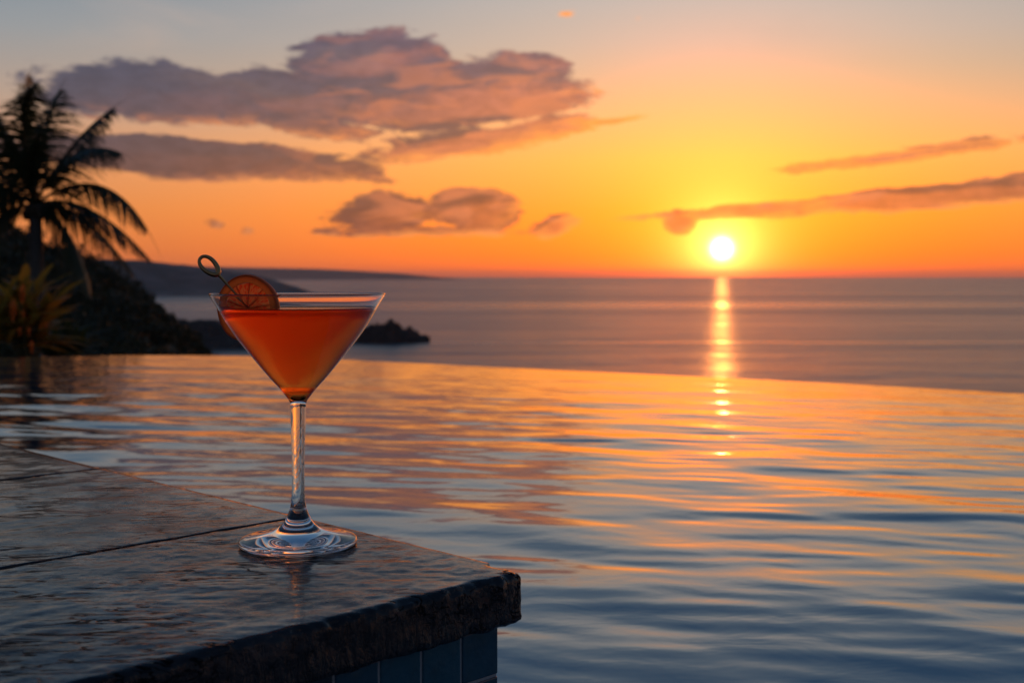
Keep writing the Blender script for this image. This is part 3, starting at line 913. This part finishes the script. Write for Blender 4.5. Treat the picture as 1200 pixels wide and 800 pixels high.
# ------------------------------------------------------------------ palm
def build_palm():
    D = 25.0
    root = empty('palm_tree', at(38, 430, D))
    root.location.z = -3.2
    tag(root, 'tall coconut palm silhouetted at the left edge of the sky', 'palm tree')
    L = lambda v: v - root.location
    bark, g, b = material('palm_bark')
    pos = g.node('ShaderNodeTexCoord').outputs['Object']
    wv = g.node('ShaderNodeTexWave', bands_direction='Z'); g.l.new(pos, wv.inputs[0]); wv.inputs['Scale'].default_value = 4; wv.inputs['Distortion'].default_value = 1.5
    g.l.new(g.mix(wv.outputs[1], (.10, .085, .07), (.20, .17, .14)), b.inputs['Base Color']); b.inputs['Roughness'].default_value = .85
    bump(g, b, wv.outputs[1], .03, .7)
    bm = bmesh.new()
    cr = at(41, 240, D)
    pts = []; rr = []
    for k in range(40):
        t = k / 39
        p = root.location.lerp(cr, t); p.x += .05 * math.sin(t * 3.0)
        pts.append(L(p)); rr.append((.16 - .035 * t) * (1.0 + .05 * (k % 2)) + (.05 * max(0, t - .93) / .07))
    tube(bm, pts, rr, 16)
    from_bm('trunk', bm, bark, root)
    # crown heart: sheathing and a few coconuts
    fm = leafmat('palm_leaf', (.030, .045, .012), (.075, .07, .02), .30, .4)
    hm = simple('palm_fibre', (.10, .07, .04), .9)
    bm = bmesh.new()
    for k in range(9):
        a = k * 2.4; p = L(cr) + Vector((math.cos(a) * .16, math.sin(a) * .16, -.16 + .05 * math.sin(k)))
        bmesh.ops.create_icosphere(bm, subdivisions=2, radius=.11, matrix=Matrix.Translation(p) @ Matrix.Diagonal((1, 1, 1.25, 1)))
    o = from_bm('coconuts', bm, hm, root)
    crown = empty('crown', (0, 0, 0)); crown.parent = root; crown.location = L(cr)
    fronds = [  # mid px, tip px, depth of the tip, width
        ((118, 218), (180, 268), -.5), ((98, 244), (164, 302), .6), ((96, 185), (157, 184), -.9), ((74, 172), (118, 122), .7),
        ((48, 150), (78, 112), -1.6), ((30, 150), (28, 88), .3), ((20, 160), (-8, 84), -1.0), ((36, 160), (44, 96), 1.2), ((8, 180), (-40, 100), .8),
        ((-20, 185), (-75, 150), .2), ((-40, 220), (-100, 262), -.3), ((-18, 240), (-78, 312), .7), ((4, 262), (-24, 330), -.8),
        ((80, 268), (112, 342), -.4), ((78, 252), (128, 318), 1.5), ((60, 205), (88, 170), -1.9), ((10, 215), (-35, 200), -1.9)]
    O = Vector((0, 0, 0))
    for fi, (mid, tip, dep) in enumerate(fronds):
        P1 = at(mid[0], mid[1], D) - cr; P1.y = dep * .55
        P2 = at(tip[0], tip[1], D) - cr; P2.y = dep
        C1 = P1 * 2 - (O + P2) * .5       # bezier control so that the curve passes P1
        bm = bmesh.new()
        bz = lambda t: O * (1 - t) ** 2 + C1 * 2 * t * (1 - t) + P2 * t * t
        tg = lambda t: ((C1 - O) * 2 * (1 - t) + (P2 - C1) * 2 * t).normalized()
        pts = [bz(k / 16) for k in range(20)]
        tube(bm, pts, [.032 * (1 - k / 17) + .005 for k in range(20)], 6)
        Ln = (P1).length + (P2 - P1).length
        n = 74
        upr = Vector((0, 0, 1))
        for k in range(n):
            t = .13 + .87 * k / (n - 1)
            p = bz(t); T = tg(t)
            s = T.cross(upr)
            if s.length < .15: s = Vector((0, 1, 0))
            s.normalize()
            for sg in (-1, 1):
                ln = Ln * (.31 * math.sin(math.pi * min(1, (t * .86 + .12))) ** .7 + .02) * random.uniform(.82, 1.12)
                dirv = (s * sg * random.uniform(.55, .9) + T * random.uniform(.6, .9) + Vector((0, 0, -1)) * random.uniform(.2, .55)).normalized()
                dn = Vector((0, 0, -1))
                w = .018 * random.uniform(.8, 1.3)
                nrm = dirv.cross(T).normalized()
                side = nrm.cross(dirv).normalized()
                prev = None
                q = p.copy(); dv = dirv.copy()
                segs = 4
                for j in range(segs + 1):
                    ww = w * (1 - (j / segs) ** 1.6) + .002
                    a_, b_ = bm.verts.new(q - side * ww), bm.verts.new(q + side * ww)
                    if prev: bm.faces.new((prev[0], prev[1], b_, a_))
                    prev = (a_, b_)
                    dv = (dv + dn * .20).normalized(); q = q + dv * (ln / segs)
        o = from_bm('frond', bm, fm, crown, smooth=False)
build_palm()

# ------------------------------------------------------------------ garden shrubs by the pool
def blade(bm, base, dirv, length, width, bend, twist=0, nseg=7):
    dv = dirv.normalized(); q = base.copy()
    side = dv.cross(Vector((0, 0, 1)))
    if side.length < .1: side = Vector((1, 0, 0))
    side.normalize(); side = (Matrix.Rotation(twist, 3, dv) @ side)
    prev = None
    for j in range(nseg + 1):
        t = j / nseg
        ww = width * .5 * (math.sin(math.pi * min(1, t * .92 + .06)) ** .75) + .0008
        nrm = side.cross(dv).normalized()
        l_, c_, r_ = bm.verts.new(q - side * ww + nrm * ww * .25), bm.verts.new(q), bm.verts.new(q + side * ww + nrm * ww * .25)
        if prev:
            bm.faces.new((prev[0], prev[1], c_, l_)); bm.faces.new((prev[1], prev[2], r_, c_))
        prev = (l_, c_, r_)
        dv = (dv + Vector((0, 0, -1)) * bend / nseg).normalized(); q = q + dv * (length / nseg)

def shrub(name, px, py, D, stems, hmax, spread, lw, ll, m1, mflow, label, cat, seed, group=None, flowers=()):
    rg = random.Random(seed)
    base = at(px, py, D)
    root = empty(name, base); tag(root, label, cat, group)
    bs = bmesh.new(); bl = bmesh.new()
    for k in range(stems):
        a = rg.uniform(0, 2 * math.pi); r = rg.uniform(.1, 1) * spread
        tip = Vector((math.cos(a) * r, math.sin(a) * r, hmax * rg.uniform(.35, .75)))
        foot = Vector((math.cos(a) * r * .25, math.sin(a) * r * .25, 0))
        pts = [foot.lerp(tip, t) + Vector((0, 0, .04 * math.sin(t * 3))) for t in (0, .25, .5, .75, 1)]
        tube(bs, pts, [.011, .010, .009, .008, .005], 6)
        for q in range(11):
            t = .35 + .65 * q / 10
            b0 = foot.lerp(tip, t)
            aa = q * 2.4 + rg.random()
            upk = .35 + 1.3 * t * t
            dv = Vector((math.cos(aa), math.sin(aa), upk * rg.uniform(.6, 1.3)))
            blade(bl, b0, dv, ll * rg.uniform(.7, 1.2), lw * rg.uniform(.75, 1.25), rg.uniform(.3, 1.1), rg.uniform(-.5, .5))
    for (fx, fy, fl) in flowers:
        fp = at(fx, fy, D - .42) - base; bf = bmesh.new()
        for q in range(7):
            aa = q * 2.4
            blade(bf, fp + Vector((0, 0, fl * .11 * (q - 3))), Vector((math.cos(aa) * .3, math.sin(aa) * .3, 1)), fl, fl * .34, .1)
        from_bm('flower', bf, mflow, root, smooth=True)
    o = from_bm('stems', bs, simple('stem_' + name, (.10, .09, .04), .7), root)
    from_bm('leaves', bl, m1, root, smooth=True)
    return root

cm = leafmat('warm_lit_leaf', (.60, .27, .03), (.26, .20, .035), .6, .35)  # croton tones with the warm light on the shrub put into the colour
cg = leafmat('dark_leaf', (.05, .07, .018), (.10, .09, .025), .40, .4)
fl = leafmat('orange_bract', (.85, .17, .02), (.75, .24, .04), .5, .4)
shrub('croton_shrub', 34, 424, 7.6, 16, .60, .27, .052, .28, cm, fl, 'shrub with orange flower spikes, warm light painted into its golden leaves, by the far pool edge', 'shrub', 21,
      flowers=[(15, 372, .085), (26, 352, .075), (27, 372, .035), (37, 412, .05), (34, 392, .035), (23, 392, .035), (54, 384, .025)])
shrub('leafy_shrub', 74, 430, 8.4, 10, .26, .20, .036, .25, cg, fl, 'low dark green shrub right of the golden shrub', 'shrub', 33)
shrub('leafy_shrub', -22, 430, 8.0, 10, .72, .22, .035, .25, cg, fl, 'tall dark shrub at the very left edge by the pool', 'shrub', 35)

# ------------------------------------------------------------------ haze
HAZE = 4.5e-5
def build_haze():
    hm = bpy.data.materials.new('sea_haze'); hm.use_nodes = True
    g = G(hm.node_tree)
    out = [n for n in g.n if n.type == 'OUTPUT_MATERIAL'][0]
    g.n.remove(g.n['Principled BSDF'])
    pv = g.node('ShaderNodeVolumePrincipled')
    pv.inputs['Color'].default_value = (.95, .88, .82, 1); pv.inputs['Density'].default_value = HAZE; pv.inputs['Anisotropy'].default_value = .5
    g.l.new(pv.outputs[0], out.inputs['Volume'])
    bm = bmesh.new()
    S = 26000
    bmesh.ops.create_cube(bm, size=1, matrix=Matrix.Translation((0, 0, (SEA - 38 + 72) / 2)) @ Matrix.Diagonal((2 * S, 2 * S, 72 - (SEA - 38) , 1)))
    o = from_bm('haze', bm, hm, smooth=False); tag(o, kind='stuff')
if HAZE: build_haze()

# ------------------------------------------------------------------ camera
cam = bpy.data.cameras.new('camera'); co = bpy.data.objects.new('camera', cam); COL.objects.link(co)
sc.camera = co
co.location = (0, 0, CAMZ); co.rotation_euler = (R(90), 0, 0)
cam.sensor_width = 36; cam.lens = 36 * F / 1200
cam.shift_y = (HOR - 400) / 1200
cam.clip_start = .02; cam.clip_end = 200000
cam.dof.use_dof = True; cam.dof.focus_distance = .785; cam.dof.aperture_fstop = 12
cam.dof.aperture_blades = 0

sc.view_settings.view_transform = 'Standard'; sc.view_settings.look = 'None'
sc.view_settings.exposure = 0; sc.view_settings.gamma = 1
sc.render.engine = 'CYCLES'
cy = sc.cycles
cy.use_denoising = True
try: cy.denoiser = 'OPENIMAGEDENOISE'
except Exception: pass
cy.volume_bounces = 8; cy.max_bounces = 20; cy.transmission_bounces = 14; cy.glossy_bounces = 8; cy.diffuse_bounces = 4; cy.transparent_max_bounces = 12
cy.sample_clamp_indirect = 4.0; cy.sample_clamp_direct = 30
cy.caustics_reflective = True; cy.caustics_refractive = True; cy.blur_glossy = .3
